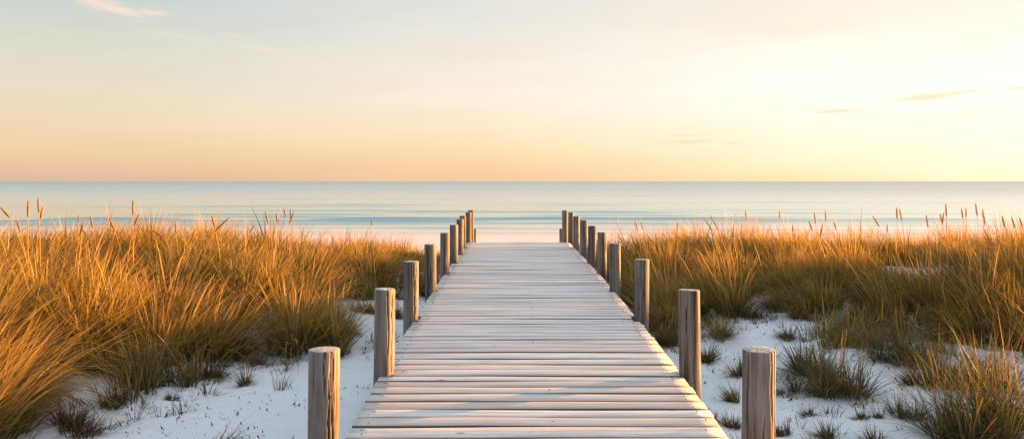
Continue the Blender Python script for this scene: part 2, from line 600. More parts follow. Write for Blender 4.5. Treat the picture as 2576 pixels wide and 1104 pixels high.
walk = empty('boardwalk', (DX, 3.7, float(deckz(3.7))))
tag(walk, 'long pale boardwalk of bleached cross planks running down to the beach', 'boardwalk')
wl = np.array(walk.location)
V, Q, WD, TN, EG = [], [], [], [], []
nails = []
y = -2.4
pi = 0
base = 0
NS = 22
while y < 18.3:
    w = float(rng.choice([0.105, 0.12, 0.135, 0.15, 0.17], p=[.15, .25, .25, .2, .15])) * (0.98 if y < 5.2 else 0.90)
    gap = float(rng.choice([0.007, 0.013, 0.020], p=[.3, .4, .3])) * (1.25 if y < 6.5 else 1)
    y0, y1 = y + gap / 2, y + w - gap / 2
    hl = hr = 0.975
    hl += float(rng.uniform(-.006, .006))
    hr += float(rng.uniform(-.006, .006))
    xl, xr = DX - hl, DX + hr
    for (k, side, px, py, pz, pr) in posts:
        if y0 - .001 < py + pr * 0.9 and y1 + .001 > py - pr * 0.9:
            if side == 'left':
                xl = max(xl, px + pr + 0.006)
            else:
                xr = min(xr, px - pr - 0.006)
    xk = np.linspace(xl, xr, NS)
    ph = rng.random(4) * 9
    za = deckz(y0)
    zb = deckz(y1)
    lift = float(rng.uniform(-.002, .002))
    tilt = float(rng.uniform(-.0014, .0014))
    warp = 0.002 * np.sin(xk * 2.1 + ph[0]) + lift
    e0 = y0 + 0.0035 * np.sin(xk * 1.9 + ph[1]) + 0.002 * np.sin(xk * 7 + ph[2])
    e1 = y1 + 0.0035 * np.sin(xk * 1.7 + ph[3]) + 0.002 * np.sin(xk * 6 + ph[0])
    th, bv = 0.034, 0.004
    prof = [(0, -th, 0), (0, -bv, 0), (bv, 0, 0), (0.33, 0.0005, 1), (0.66, 0.0005, 1), (-bv, 0, 2), (0, -bv, 3), (0, -th, 3)]
    rows = []
    for (a, dz, mode) in prof:
        if mode == 0:
            yy = e0 + a
            f = 0
        elif mode == 1:
            yy = e0 + (e1 - e0) * a
            f = a
        else:
            yy = e1 + (a if mode == 2 else 0)
            f = 1
        zz = za * (1 - f) + zb * f + dz + warp + tilt * (f - .5)
        rows.append(np.stack([xk, yy, zz], -1))
    P = np.stack(rows, 0)                      # (8, NS, 3)
    np_ = len(prof)
    idx = np.arange(np_ * NS).reshape(np_, NS) + base
    for a in range(np_):
        b_ = (a + 1) % np_
        Q.append(np.stack([idx[a, :-1], idx[a, 1:], idx[b_, 1:], idx[b_, :-1]], -1))
    for e, flip in ((0, 0), (NS - 1, 1)):
        ii = idx[:, e]
        f_ = [(ii[0], ii[1], ii[6], ii[7]), (ii[1], ii[2], ii[5], ii[6]), (ii[2], ii[3], ii[4], ii[5])]
        Q.append(np.array([g[::-1] if flip else g for g in f_]))
    V.append((P - wl).reshape(-1, 3))
    wc = P.copy().reshape(-1, 3)
    wc[:, 0] += rng.random() * 50
    wc[:, 1] += rng.random() * 20
    WD.append(wc)
    tt = float(np.clip(rng.normal(0.5, 0.3), 0, 1))
    TN.append(np.full(np_ * NS, tt))
    EG.append(np.repeat(np.array([1, .9, .1, 0, 0, .1, .9, 1.0]), NS))  # weight of the painted seam shade, strongest on the side faces
    base += np_ * NS
    for sx in (xl + 0.07, xr - 0.07):
        for f in (0.27, 0.73):
            if rng.random() < 0.6:
                nails.append((sx + rng.uniform(-.02, .02), y0 + (y1 - y0) * f, za * (1 - f) + zb * f + 0.003 + lift))
    if rng.random() < .3:
        nails.append((DX + rng.uniform(-.1, .1), (y0 + y1) / 2, (za + zb) / 2 + 0.003 + lift))
    y += w
    pi += 1

nv, nq = [], []
for (nx, ny, nz) in nails:
    b0 = len(nv)
    n = 8
    rr = 0.0042
    for (r_, dz) in ((rr, -0.006), (rr, 0.0006), (0.0001, 0.0010)):
        for i in range(n):
            a = 2 * math.pi * i / n
            nv.append((nx + r_ * math.cos(a) - wl[0], ny + r_ * math.sin(a) - wl[1], nz + dz - wl[2]))
    for ring in range(2):
        for i in range(n):
            j = (i + 1) % n
            nq.append((b0 + ring * n + i, b0 + ring * n + j, b0 + (ring + 1) * n + j, b0 + (ring + 1) * n + i))
V, Q, WD, TN, EG = (np.concatenate(a_) for a_ in (V, Q, WD, TN, EG))
nq = np.array(nq) + len(V)
nn = len(nv)
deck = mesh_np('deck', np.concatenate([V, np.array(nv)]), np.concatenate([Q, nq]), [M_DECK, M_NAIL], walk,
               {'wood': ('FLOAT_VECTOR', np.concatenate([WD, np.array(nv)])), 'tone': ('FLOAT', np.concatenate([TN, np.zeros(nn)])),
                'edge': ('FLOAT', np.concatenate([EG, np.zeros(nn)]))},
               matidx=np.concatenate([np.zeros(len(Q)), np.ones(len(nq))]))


def beam(x, w, h, y0, y1, drop, parent, name):
    yy = np.linspace(y0, y1, 70)
    zt = deckz(yy) - drop
    rows = [np.stack([np.full_like(yy, x + sx * w / 2), yy, zt - dz], -1) for sx, dz in ((-1, 0), (1, 0), (1, h), (-1, h))]
    P = np.stack(rows, 0) - wl
    idx = np.arange(4 * 70).reshape(4, 70)
    Qs = [np.stack([idx[a, :-1], idx[(a + 1) % 4, :-1], idx[(a + 1) % 4, 1:], idx[a, 1:]], -1) for a in range(4)]
    Qs.append(np.array([[idx[3, 0], idx[2, 0], idx[1, 0], idx[0, 0]], [idx[0, -1], idx[1, -1], idx[2, -1], idx[3, -1]]]))
    wc = P.reshape(-1, 3)[:, [1, 0, 2]]
    mesh_np(name, P.reshape(-1, 3), np.concatenate(Qs), M_POST, parent,
            {'wood': ('FLOAT_VECTOR', wc), 'tone': ('FLOAT', np.full(280, .4)), 'crack': ('FLOAT', np.zeros(280))})


for bx in (DX - 0.80, DX, DX + 0.80):
    beam(bx, 0.07, 0.17, -2.4, 18.2, 0.042, walk, 'bearer')

# ------------------------------------------------------------------ posts
ordn = ['nearest', 'second', 'third', 'fourth', 'fifth', 'sixth', 'seventh', 'eighth', 'ninth', 'tenth', 'last']


def make_post(k, side, px, py, ztop, r):
    zb = float(ground(px, py)) - 0.35
    H = ztop - zb
    nu, nz = 88, 56
    prng = np.random.default_rng(100 + k * 2 + (side == 'right'))
    th = np.linspace(0, 2 * np.pi, nu, endpoint=False)
    t = np.concatenate([np.linspace(0, 0.97, nz - 3), [0.985, 1 - 0.0025 / H, 1.0]])
    TH, T = np.meshgrid(th, t)
    ph = prng.random(8) * 6.28
    lob = 0.018 * np.cos(2 * TH + ph[0]) + 0.014 * np.cos(3 * TH + ph[1]) + 0.010 * np.cos(5 * TH + ph[2] + T * 1.5)
    grain = 0.012 * (vnoise(TH / 6.2832 * 44 + ph[3] * 10, T * 2.5 + ph[4] * 9)) + 0.01 * vnoise(TH * 3 + 40, T * 7 + ph[5] * 7)
    rad = r * (1 + lob + grain)
    rad = rad * np.where(T > 0.9999, 0.975, 1.0)
    crack = np.zeros_like(rad)
    n = 7 if k < 4 else 4
    camang = math.atan2(-py, -px)           # direction towards the viewer
    for c_ in range(n):
        a0 = camang + prng.uniform(-1.35, 1.35)
        t0, t1 = (0.0, 1.0) if c_ == 0 else (lambda a: (a, a + prng.uniform(.15, .45)))(prng.uniform(0.25, .85))
        cen = a0 + 0.10 * np.sin(T * 5 + ph[c_ % 8]) + 0.06 * vnoise(T * 16 + c_ * 7, T * 0 + 3) * 2
        dd = np.abs((TH - cen + np.pi) % (2 * np.pi) - np.pi)
        wid = (0.065 if c_ == 0 else 0.04) * (0.6 + 0.9 * (vnoise(T * 6 + c_ * 3, T * 0 + k) + .5)) * (1.0 if k < 3 else 1.5)
        win = sstep(t0 - .03, t0 + .05, T) * (1 - sstep(t1 - .06, t1 + .03, T)) if c_ else np.ones_like(T)
        m_ = np.clip(1 - dd / wid, 0, 1) * win
        crack = np.maximum(crack, m_ * (1.0 if k < 5 else .8))
    rad = rad - r * 0.14 * np.clip(crack * 1.5, 0, 1)
    ox = 0.006 * np.sin(T * 2 + ph[6])
    Xp = rad * np.cos(TH) + ox
    Yp = rad * np.sin(TH)
    slope = prng.uniform(-.03, .03), prng.uniform(-.05, .02)
    Zp = T * H + np.where(T > .95, 1, 0) * (slope[0] * Xp + slope[1] * Yp)
    P = np.stack([Xp, Yp, Zp], -1).reshape(-1, 3)
    idx = np.arange(nu * nz).reshape(nz, nu)
    nxt = np.roll(idx, -1, axis=1)
    Qs = np.stack([idx[:-1], nxt[:-1], nxt[1:], idx[1:]], -1).reshape(-1, 4)
    # top: rings towards the centre with a radial check
    tops = []
    prev = idx[-1]
    bi = nu * nz
    topq = []
    extra = []
    a1 = prng.uniform(0, 6.28)
    for f in (0.75, 0.5, 0.25, 0.02):
        ring = np.stack([Xp[-1] * f, Yp[-1] * f, Zp[-1] * 1.0 + 0.0015 + 0.0015 * vnoise(th * 3 + f * 30, th * 0 + 5)
                         - 0.006 * np.exp(-(((th - a1 + np.pi) % (2 * np.pi) - np.pi) / 0.07) ** 2)], -1)
        extra.append(ring)
        cur = np.arange(nu) + bi
        bi += nu
        topq.append(np.stack([prev, np.roll(prev, -1), np.roll(cur, -1), cur], -1))
        prev = cur
    P = np.concatenate([P] + extra)
    topq = np.concatenate(topq)
    nt = len(P)
    # grain coordinate runs up the post; unrolled so streaks follow it
    wd_ = np.zeros((nt, 3))
    wd_[:, 0] = P[:, 2] + k * 7.3 + (3.1 if side == 'right' else 0)
    wd_[:, 1] = P[:, 0] + k
    wd_[:, 2] = P[:, 1]
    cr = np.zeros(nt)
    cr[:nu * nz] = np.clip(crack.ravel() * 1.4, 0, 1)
    tone = 0.25 + prng.random() * 0.3 + (0.35 if side == 'right' else 0)
    o = mesh_np('wooden_post', P, np.concatenate([Qs, topq]), [M_POST, M_END], None,
                {'wood': ('FLOAT_VECTOR', wd_), 'tone': ('FLOAT', np.full(nt, tone)), 'crack': ('FLOAT', cr)}, smooth=True,
                matidx=np.concatenate([np.zeros(len(Qs)), np.ones(len(topq))]))
    o.data.polygons.foreach_set('use_smooth', np.concatenate([np.ones(len(Qs) - nu, bool), np.zeros(nu + len(topq), bool)]))
    o.location = (px, py, zb)
    if k > 0:
        o.rotation_euler = (prng.uniform(-.006, .006), prng.uniform(-.008, .008), 0)
    if k == 0:
        lab = 'thick weathered round post standing nearest the viewer on the %s side of the boardwalk' % side
    elif k == 10:
        lab = 'short post stub just beyond the tall last post on the %s side of the boardwalk' % side
    elif k == 9:
        lab = 'farthest tall round post at the beach end, %s side of the boardwalk' % side
    else:
        lab = 'round wooden post, %s from the viewer in the %s row along the boardwalk' % (ordn[k], side)
    tag(o, lab, 'post', 'wooden posts lining both edges of the boardwalk')


for p in posts:
    make_post(*p)

# ------------------------------------------------------------------ grass
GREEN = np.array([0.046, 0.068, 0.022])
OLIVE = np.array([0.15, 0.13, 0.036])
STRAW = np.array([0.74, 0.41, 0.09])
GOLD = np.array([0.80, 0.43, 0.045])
PALE = np.array([0.66, 0.40, 0.16])
BROWN = np.array([0.13, 0.068, 0.038])


def blades(bx, by, bz, h, w, la, lean, curl, ctop, cbase, seg=5):
    """bx,by,bz base; h length; w width; la azimuth of the lean; lean at the base, curl added towards the tip (rad)"""
    n = len(bx)
    t = np.linspace(0, 1, seg + 1)
    P = np.zeros((n, seg + 1, 2, 3), np.float32)
    px, py, pz = bx.copy(), by.copy(), bz.copy()
    tw = rng.uniform(0, np.pi, n)
    # flat side turned mostly across the lean
    sa = la + np.pi / 2 + rng.normal(0, .6, n)
    sx, sy = np.cos(sa), np.sin(sa)
    for i in range(seg + 1):
        ww = w * (1 - t[i] ** 2.2) * (0.75 + 0.25 * min(1, t[i] * 4)) * 0.5
        if i == seg:
            ww = w * 0.03
        P[:, i, 0] = np.stack([px - sx * ww, py - sy * ww, pz], -1)
        P[:, i, 1] = np.stack([px + sx * ww, py + sy * ww, pz], -1)
        if i < seg:
            ang = lean + curl * (t[i] + .5 / seg) ** 1.6
            ds = h / seg
            px = px + np.cos(la) * np.sin(ang) * ds
            py = py + np.sin(la) * np.sin(ang) * ds
            pz = pz + np.cos(ang) * ds
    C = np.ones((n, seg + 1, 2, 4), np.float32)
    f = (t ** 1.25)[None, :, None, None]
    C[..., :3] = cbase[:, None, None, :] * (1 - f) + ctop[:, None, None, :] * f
    idx = np.arange(n * (seg + 1) * 2).reshape(n, seg + 1, 2)
    Qs = np.stack([idx[:, :-1, 0], idx[:, :-1, 1], idx[:, 1:, 1], idx[:, 1:, 0]], -1).reshape(-1, 4)
    return P.reshape(-1, 3), Qs, C.reshape(-1, 4)


def clump_field(cx, cy, nb, hh, wind, spread, radius, gold, wid, seg=5):
    """arrays per clump -> blades"""
    ci = np.repeat(np.arange(len(cx)), nb)
    n = len(ci)
    a = rng.uniform(0, 2 * np.pi, n)
    rr = radius[ci] * np.sqrt(rng.random(n))
    bx = cx[ci] + rr * np.cos(a)
    by = cy[ci] + rr * np.sin(a)
    bz = ground(bx, by) - 0.02
    h = hh[ci] * np.clip(rng.normal(0.85, 0.22, n), 0.3, 1.4)
    tall_ = rng.random(n) < .02
    h = np.minimum(np.where(tall_, h * 1.35, h), 1.05)
    out = spread[ci] * (0.3 + 0.9 * rr / radius[ci]) * rng.uniform(.4, 1.2, n)
    wx_, wy_ = wind[ci, 0], wind[ci, 1]
    vx = np.cos(a) * out + wx_ + rng.normal(0, .20, n)
    vy = np.sin(a) * out + wy_ + rng.normal(0, .20, n)
    la = np.arctan2(vy, vx)
    mag = np.hypot(vx, vy)
    lean = np.clip(mag * 0.7, 0, 1.1)
    curl = np.clip(mag * 1.25, 0, 1.5) * rng.uniform(.2, 1.5, n)
    w_ = wid[ci] * np.clip(np.exp(rng.normal(-.15, .5, n)), .3, 2.8)
    g = np.clip(gold[ci] + rng.normal(0, .25, n), 0, 1)[:, None]
    k = rng.random(n)[:, None]
    top = np.where(k < .42, STRAW, np.where(k < .72, GOLD, PALE))
    top = top * g + OLIVE * 1.15 * (1 - g)
    top = top * rng.uniform(.6, 1.12, (n, 1))
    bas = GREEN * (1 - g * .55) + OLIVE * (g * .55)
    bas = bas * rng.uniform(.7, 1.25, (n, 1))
    dead = rng.random(n) < .06
    top[dead] = PALE * 0.9
    bas[dead] = BROWN * 1.6
    return blades(bx, by, bz, h, w_, la, lean, curl, top, bas, seg)


def scatter(poly, xr, yr, dens, jitter=0.25):
    area = (xr[1] - xr[0]) * (yr[1] - yr[0])
    n = int(area * dens)
    x = rng.uniform(*xr, n)
    y_ = rng.uniform(*yr, n)
    jx = jitter * fbm(x * 2.1, y_ * 2.1, 3)
    jy = jitter * fbm(x * 2.1 + 50, y_ * 2.1, 3)
    k = inpoly(x + jx, y_ + jy, poly)
    vis = np.abs(x) < 0.74 * y_ + 1.2          # what could be seen from here or a step aside
    keep = k & (vis | (rng.random(n) < .12))
    return x[keep], y_[keep]


def bank(name, poly, xr, windx, label):
    parts = []
    tot = 0
    for (ya, yb, dens, nb, wid) in ((2.4, 6, 25, 56, .0098), (6, 9, 27, 52, .0102), (9, 12.5, 25, 46, .0105), (12.5, 16.6, 20, 38, .0115)):
        x, y_ = scatter(poly, xr, (ya, yb), dens, 0.18)
        # gather the clumps into tussocks, each fanning out from its middle
        nt_ = max(3, int((xr[1] - xr[0]) * (yb - ya) * 3.0))
        tx, ty = rng.uniform(*xr, nt_), rng.uniform(ya, yb, nt_)
        ti = np.empty(len(x), int)
        for i0 in range(0, len(x), 2000):
            dd_ = (x[i0:i0 + 2000, None] - tx) ** 2 + (y_[i0:i0 + 2000, None] - ty) ** 2
            ti[i0:i0 + 2000] = dd_.argmin(1)
        ox_, oy_ = x - tx[ti], y_ - ty[ti]
        x, y_ = x - ox_ * .38, y_ - oy_ * .38
        ox_, oy_ = ox_ * 1.5, oy_ * 1.5
        th_ = rng.normal(1, .17, nt_)[ti]
        tw_ = rng.normal(0, .24, (nt_, 2))[ti]
        tg_ = rng.normal(0, .16, nt_)[ti]
        # bare hollows
        if windx < 0:
            hole = ((x - 6.1) / 0.8) ** 2 + ((y_ - 11.0) / 0.9) ** 2 < 1
            x, y_, ox_, oy_, th_, tw_, tg_ = (q_[~hole] for q_ in (x, y_, ox_, oy_, th_, tw_, tg_))
        big = fbm(x * 0.7 + 5, y_ * 0.7, 3)
        thin = rng.random(len(x)) < np.clip(1.05 + big * 0.6, .8, 1)
        x, y_, big, ox_, oy_, th_, tw_, tg_ = (q_[thin] for q_ in (x, y_, big, ox_, oy_, th_, tw_, tg_))
        n = len(x)
        # lower at the fringe of the bank
        fr = np.ones(n)
        for s in (0.25, 0.5):
            for dx_, dy_ in ((s, 0), (-s, 0), (0, -s), (0, s * .5)):
                fr -= 0.025 * (~inpoly(x + dx_, y_ + dy_, poly))
        hh = (0.57 + 0.24 * big) * th_ * np.clip(rng.normal(1, .13, n), .6, 1.4) * fr
        if windx > 0:
            hh = hh * (1 - .16 * sstep(9, 12.5, y_))
            hh = hh * (1.0 + 0.30 * (1 - sstep(5, 9, y_)) * sstep(3.0, 4.2, -x) + 0.06)
        wob = fbm(x * 0.5, y_ * 0.5 + 77, 2)
        wind = np.stack([windx * (0.95 + 1.0 * wob) + ox_ * (1.1 if windx > 0 else .7), -0.12 + 0.3 * fbm(x, y_ + 33, 2) + oy_ * 1.1], -1) + tw_
        gold = np.clip((0.76 if windx > 0 else 0.62) + 0.85 * fbm(x * 1.3, y_ * 1.3 + 11, 2) + tg_, 0.15, 1)
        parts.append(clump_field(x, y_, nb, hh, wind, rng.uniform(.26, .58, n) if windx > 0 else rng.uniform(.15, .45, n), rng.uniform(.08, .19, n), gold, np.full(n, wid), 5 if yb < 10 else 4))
        # short dark thatch at the foot of every clump
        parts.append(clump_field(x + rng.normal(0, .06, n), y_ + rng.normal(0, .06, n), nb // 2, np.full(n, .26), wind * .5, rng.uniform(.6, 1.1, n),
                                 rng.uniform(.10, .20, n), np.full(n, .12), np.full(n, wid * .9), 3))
        tot += n * nb * 3 // 2
        # taller thin flowering culms above the mass
    # fringe: low brown and green sprouts creeping out over the bare sand
    nf = 9000 if windx > 0 else 16000
    x = rng.uniform(xr[0], xr[1], nf)
    y_ = rng.uniform(3.2, 12, nf)
    near_in = np.zeros(nf, bool)
    for dx_, dy_ in ((.3, 0), (-.3, 0), (0, .35), (0, -.35), (.6, .2), (-.6, .2), (0, .7)):
        near_in |= inpoly(x + dx_ + .2 * fbm(x * 3, y_ * 3, 2), y_ + dy_, poly)
    kk = near_in & (~inpoly(x, y_, poly)) & (np.abs(x - DX) > 1.15) & (np.abs(x) < .74 * y_ + 1) & (fbm(x * 2.2 + 8, y_ * 2.2, 2) > -.02)
    if windx < 0:
        kk |= (rng.random(nf) < .16) & (x > 1.35) & (x < 6) & (y_ > 3.6) & (y_ < 9) & (fbm(x * 1.6 + 8, y_ * 1.6, 2) > .02)
    x, y_ = x[kk], y_[kk]
    n = len(x)
    nb_ = 16
    v, q_, c_ = clump_field(x, y_, nb_, rng.uniform(.04, .17, n), np.tile([windx * .4, 0.0], (n, 1)), rng.uniform(.6, 1.5, n), rng.uniform(.02, .07, n),
                            rng.uniform(-.1, .35, n), np.full(n, .0055), 3)
    br = np.repeat(rng.random(n) < .5, nb_ * 8)
    c_[br, :3] = c_[br, :3] * .35 + BROWN.astype(np.float32) * .75
    parts.append((v, q_, c_))
    Vs, Qs, Cs = [], [], []
    b0 = 0
    for (v, q_, c_) in parts:
        Vs.append(v)
        Qs.append(q_ + b0)
        Cs.append(c_)
        b0 += len(v)
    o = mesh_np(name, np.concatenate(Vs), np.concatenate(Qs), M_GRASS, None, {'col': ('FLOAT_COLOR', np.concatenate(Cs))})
    tag(o, label, 'grass', kind='stuff')
    print(name, 'blades', tot)


bank('dune_grass', LEFT, (-17, -1.1), 0.42, 'golden windblown dune grass covering the bank left of the boardwalk')
bank('dune_grass', RIGHT, (1.3, 17), -0.58, 'golden green dune grass covering the bank right of the boardwalk')


def at(px, py, zrel=None):
    """picture point on the sand -> ground position"""
    d = 1.6 * FX / (py - 456)
    for _ in range(12):
        x = (px - 1290) / FX * d
        z = float(ground(x, d))
        d = 0.5 * d + 0.5 * (CZ - z) * FX / (py - 456)
    return (px - 1290) / FX * d, d


def tuft(px, py, wpx, hpx, kind, label, n=None, lean=0.0, name='grass_tuft'):
    x, d = at(px, py)
    wid = wpx / FX * d
    hgt = hpx / FX * d
    nb = n or (int(14 + wid * 90) if kind == 'sprig' and px < 1290 else int(60 + wid * 800))
    k = max(1, int(round(wid / 0.11)))
    big_ = rng.uniform(.4, 1.12, k)
    big_[0] = 1.05
    cx = x + rng.uniform(-.5, .5, k) * wid * 0.62
    cy = d + rng.uniform(-.5, .5, k) * wid * 0.45
    cx[0] = x
    cy[0] = d
    ci = np.repeat(np.arange(k), max(8, nb // k))
    m = len(ci)
    a = rng.uniform(0, 6.283, m)
    R_ = min(0.075, wid * 0.2)
    rr = R_ * np.sqrt(rng.random(m))
    bx = cx[ci] + rr * np.cos(a)
    by = cy[ci] + rr * np.sin(a)
    bz = ground(bx, by) - 0.008
    h = hgt * rng.uniform(.3, 1.15, m) * big_[ci]
    sp_ = rng.uniform(.15, 1.6, m) if kind != 'sprig' else rng.uniform(.1, .7, m)
    vx = np.cos(a) * sp_ + lean + rng.normal(0, .25, k)[ci]
    vy = np.sin(a) * sp_
    la = np.arctan2(vy, vx)
    mag = np.hypot(vx, vy)
    g = rng.random((m, 1))
    if kind == 'green':
        top = OLIVE * 1.5 * g + (GREEN + OLIVE) * .7 * (1 - g)
        bas = GREEN * .9
        bas = np.where(rng.random((m, 1)) < .4, BROWN * 1.1, bas)
        top = np.where(rng.random((m, 1)) < .25, BROWN * 1.8, top)
        top = np.where(rng.random((m, 1)) < .15, STRAW * .8, top)
    elif kind == 'brown':
        top = BROWN * 1.1 * g + OLIVE * (1 - g)
        bas = np.tile(BROWN * .7, (m, 1))
    elif kind == 'sprig':
        top = OLIVE * 1.3 * g + STRAW * .6 * (1 - g)
        bas = np.tile(OLIVE * .7, (m, 1))
    else:   # gold
        top = STRAW * g + OLIVE * 1.6 * (1 - g)
        bas = np.tile(GREEN * 1.1, (m, 1))
        bas = np.where(rng.random((m, 1)) < .25, BROWN, bas)
    bas = np.broadcast_to(bas, (m, 3))
    ww = (0.0075 if hgt > .2 else 0.0055) * rng.uniform(.6, 1.2, m)
    z0 = float(ground(x, d))
    v, q_, c_ = blades(bx - x, by - d, bz - z0, h, ww, la, np.clip(mag * .75, 0, 1.25), np.clip(mag, 0, 1.3) * rng.uniform(.1, 1, m), top, bas, 4)
    o = mesh_np(name, v, q_, M_GRASS, None, {'col': ('FLOAT_COLOR', c_)})
    o.location = (x, d, z0)
    tag(o, label, 'grass tuft', 'separate tufts of grass growing on the bare sand')
    return o


TUFTS = [  # positions measured in the photograph

    # px, base y, width, height, kind, label
    (205, 1080, 210, 90, 'brown', 'low brown tuft at the bottom left corner where the left bank meets the sand'),
    (290, 1020, 110, 60, 'brown', 'small brown tuft just above the bottom left corner tuft'),
    (432, 1005, 60, 22, 'brown', 'flat reddish tuft alone on the sand, left of the nearest left post'),
    (510, 945, 110, 60, 'brown', 'brown tuft at the foot of the left bank, left of a small green one'),
    (555, 945, 80, 30, 'brown', 'thin brown fringe tuft on the sand beside the left bank'),
    (617, 965, 55, 60, 'green', 'compact green tuft on bare sand left of the nearest left post'),
    (712, 980, 70, 60, 'sprig', 'sparse airy sprig of thin blades on sand left of the nearest left post'),
    (655, 915, 60, 35, 'green', 'little green tuft under the left bank above the sparse sprig'),
    (850, 895, 95, 60, 'gold', 'drooping straw tuft right behind the nearest left post'),
    (878, 845, 50, 45, 'green', 'small green tuft to the left of the second left post'),
    (918, 785, 95, 48, 'green', 'dense dark green tuft behind the second left post'),
    (998, 795, 40, 42, 'green', 'dark green tuft between the second and third left posts'),
    (570, 1112, 90, 85, 'sprig', 'very thin upright sprig cut by the bottom edge on the left sand'),
    (1075, 745, 40, 45, 'green', 'narrow green tuft against the deck behind the third left post'),
    # right side
    (1690, 870, 95, 150, 'green', 'tall dark green tuft between the third right post and the second right post'),
    (1650, 830, 60, 110, 'green', 'dark green tuft close behind the third right post'),
    (1785, 905, 60, 55, 'green', 'small spiky green tuft right of the second right post'),
    (1815, 850, 90, 60, 'gold', 'olive tuft in front of the right bank above the spiky green one'),
    (1895, 800, 70, 45, 'brown', 'small brown tuft at the edge of the right bank sand slope'),
    (1860, 945, 70, 60, 'green', 'green tuft behind the nearest right post, left side'),
    (1850, 1010, 60, 60, 'sprig', 'wispy sprig left of the nearest right post, above the lowest ones'),
    (1790, 1060, 70, 40, 'brown', 'thin brown sprigs between the deck edge and the nearest right post'),
    (1845, 1075, 60, 40, 'green', 'low green tuft pressed against the nearest right post, left side'),
    (1985, 855, 75, 45, 'brown', 'short brown tuft on the sand behind the nearest right post'),
    (2110, 985, 260, 150, 'green', 'large bushy green tuft standing alone in the middle of the right sand'),
    (2060, 945, 150, 130, 'green', 'olive tuft adjoining the left rear of the large bushy tuft'),
    (2270, 915, 190, 150, 'green', 'second large green tuft behind and right of the bushy tuft'),
    (2130, 870, 180, 110, 'gold', 'straw tuft behind the large bushy tuft'),
    (1985, 985, 100, 55, 'brown', 'brown tuft immediately right of the nearest right post'),
    (2035, 1045, 60, 30, 'green', 'small flat green tuft right of the nearest right post'),
    (2165, 1050, 60, 24, 'brown', 'tiny reddish sprigs below the large bushy tuft'),
    (2210, 1050, 40, 20, 'brown', 'tiniest brown sprig right of the reddish sprigs'),
    (1975, 1090, 80, 40, 'brown', 'low brown tuft at the bottom, right of the nearest right post'),
    (2080, 1098, 75, 55, 'green', 'low round green tuft at the bottom between post and corner'),
    (2190, 1112, 80, 55, 'green', 'green tuft cut by the bottom edge on the right sand'),
    (2290, 965, 50, 45, 'brown', 'small brown tuft under the second large green tuft'),
    (2300, 1050, 110, 70, 'brown', 'brown tuft at the left foot of the corner grass'),
    (2410, 1100, 260, 230, 'green', 'tall dark clump of grass nearest the viewer in the bottom right corner'),
    (2545, 1080, 260, 280, 'green', 'tall green clump at the right edge of the picture in the bottom corner'),
    (2470, 970, 260, 150, 'green', 'wide green clump below the right bank at the right edge'),
    (2350, 965, 140, 140, 'sprig', 'loose sprig of long blades between the two green clumps on the right'),
    (2200, 820, 140, 100, 'gold', 'straw tuft at the foot of the right bank'),
    (2020, 800, 80, 60, 'gold', 'golden tuft at the left foot of the right bank slope'),
]
for tdef in TUFTS:
    tuft(*tdef, lean=(0.15 if tdef[0] < 1290 else -0.2))

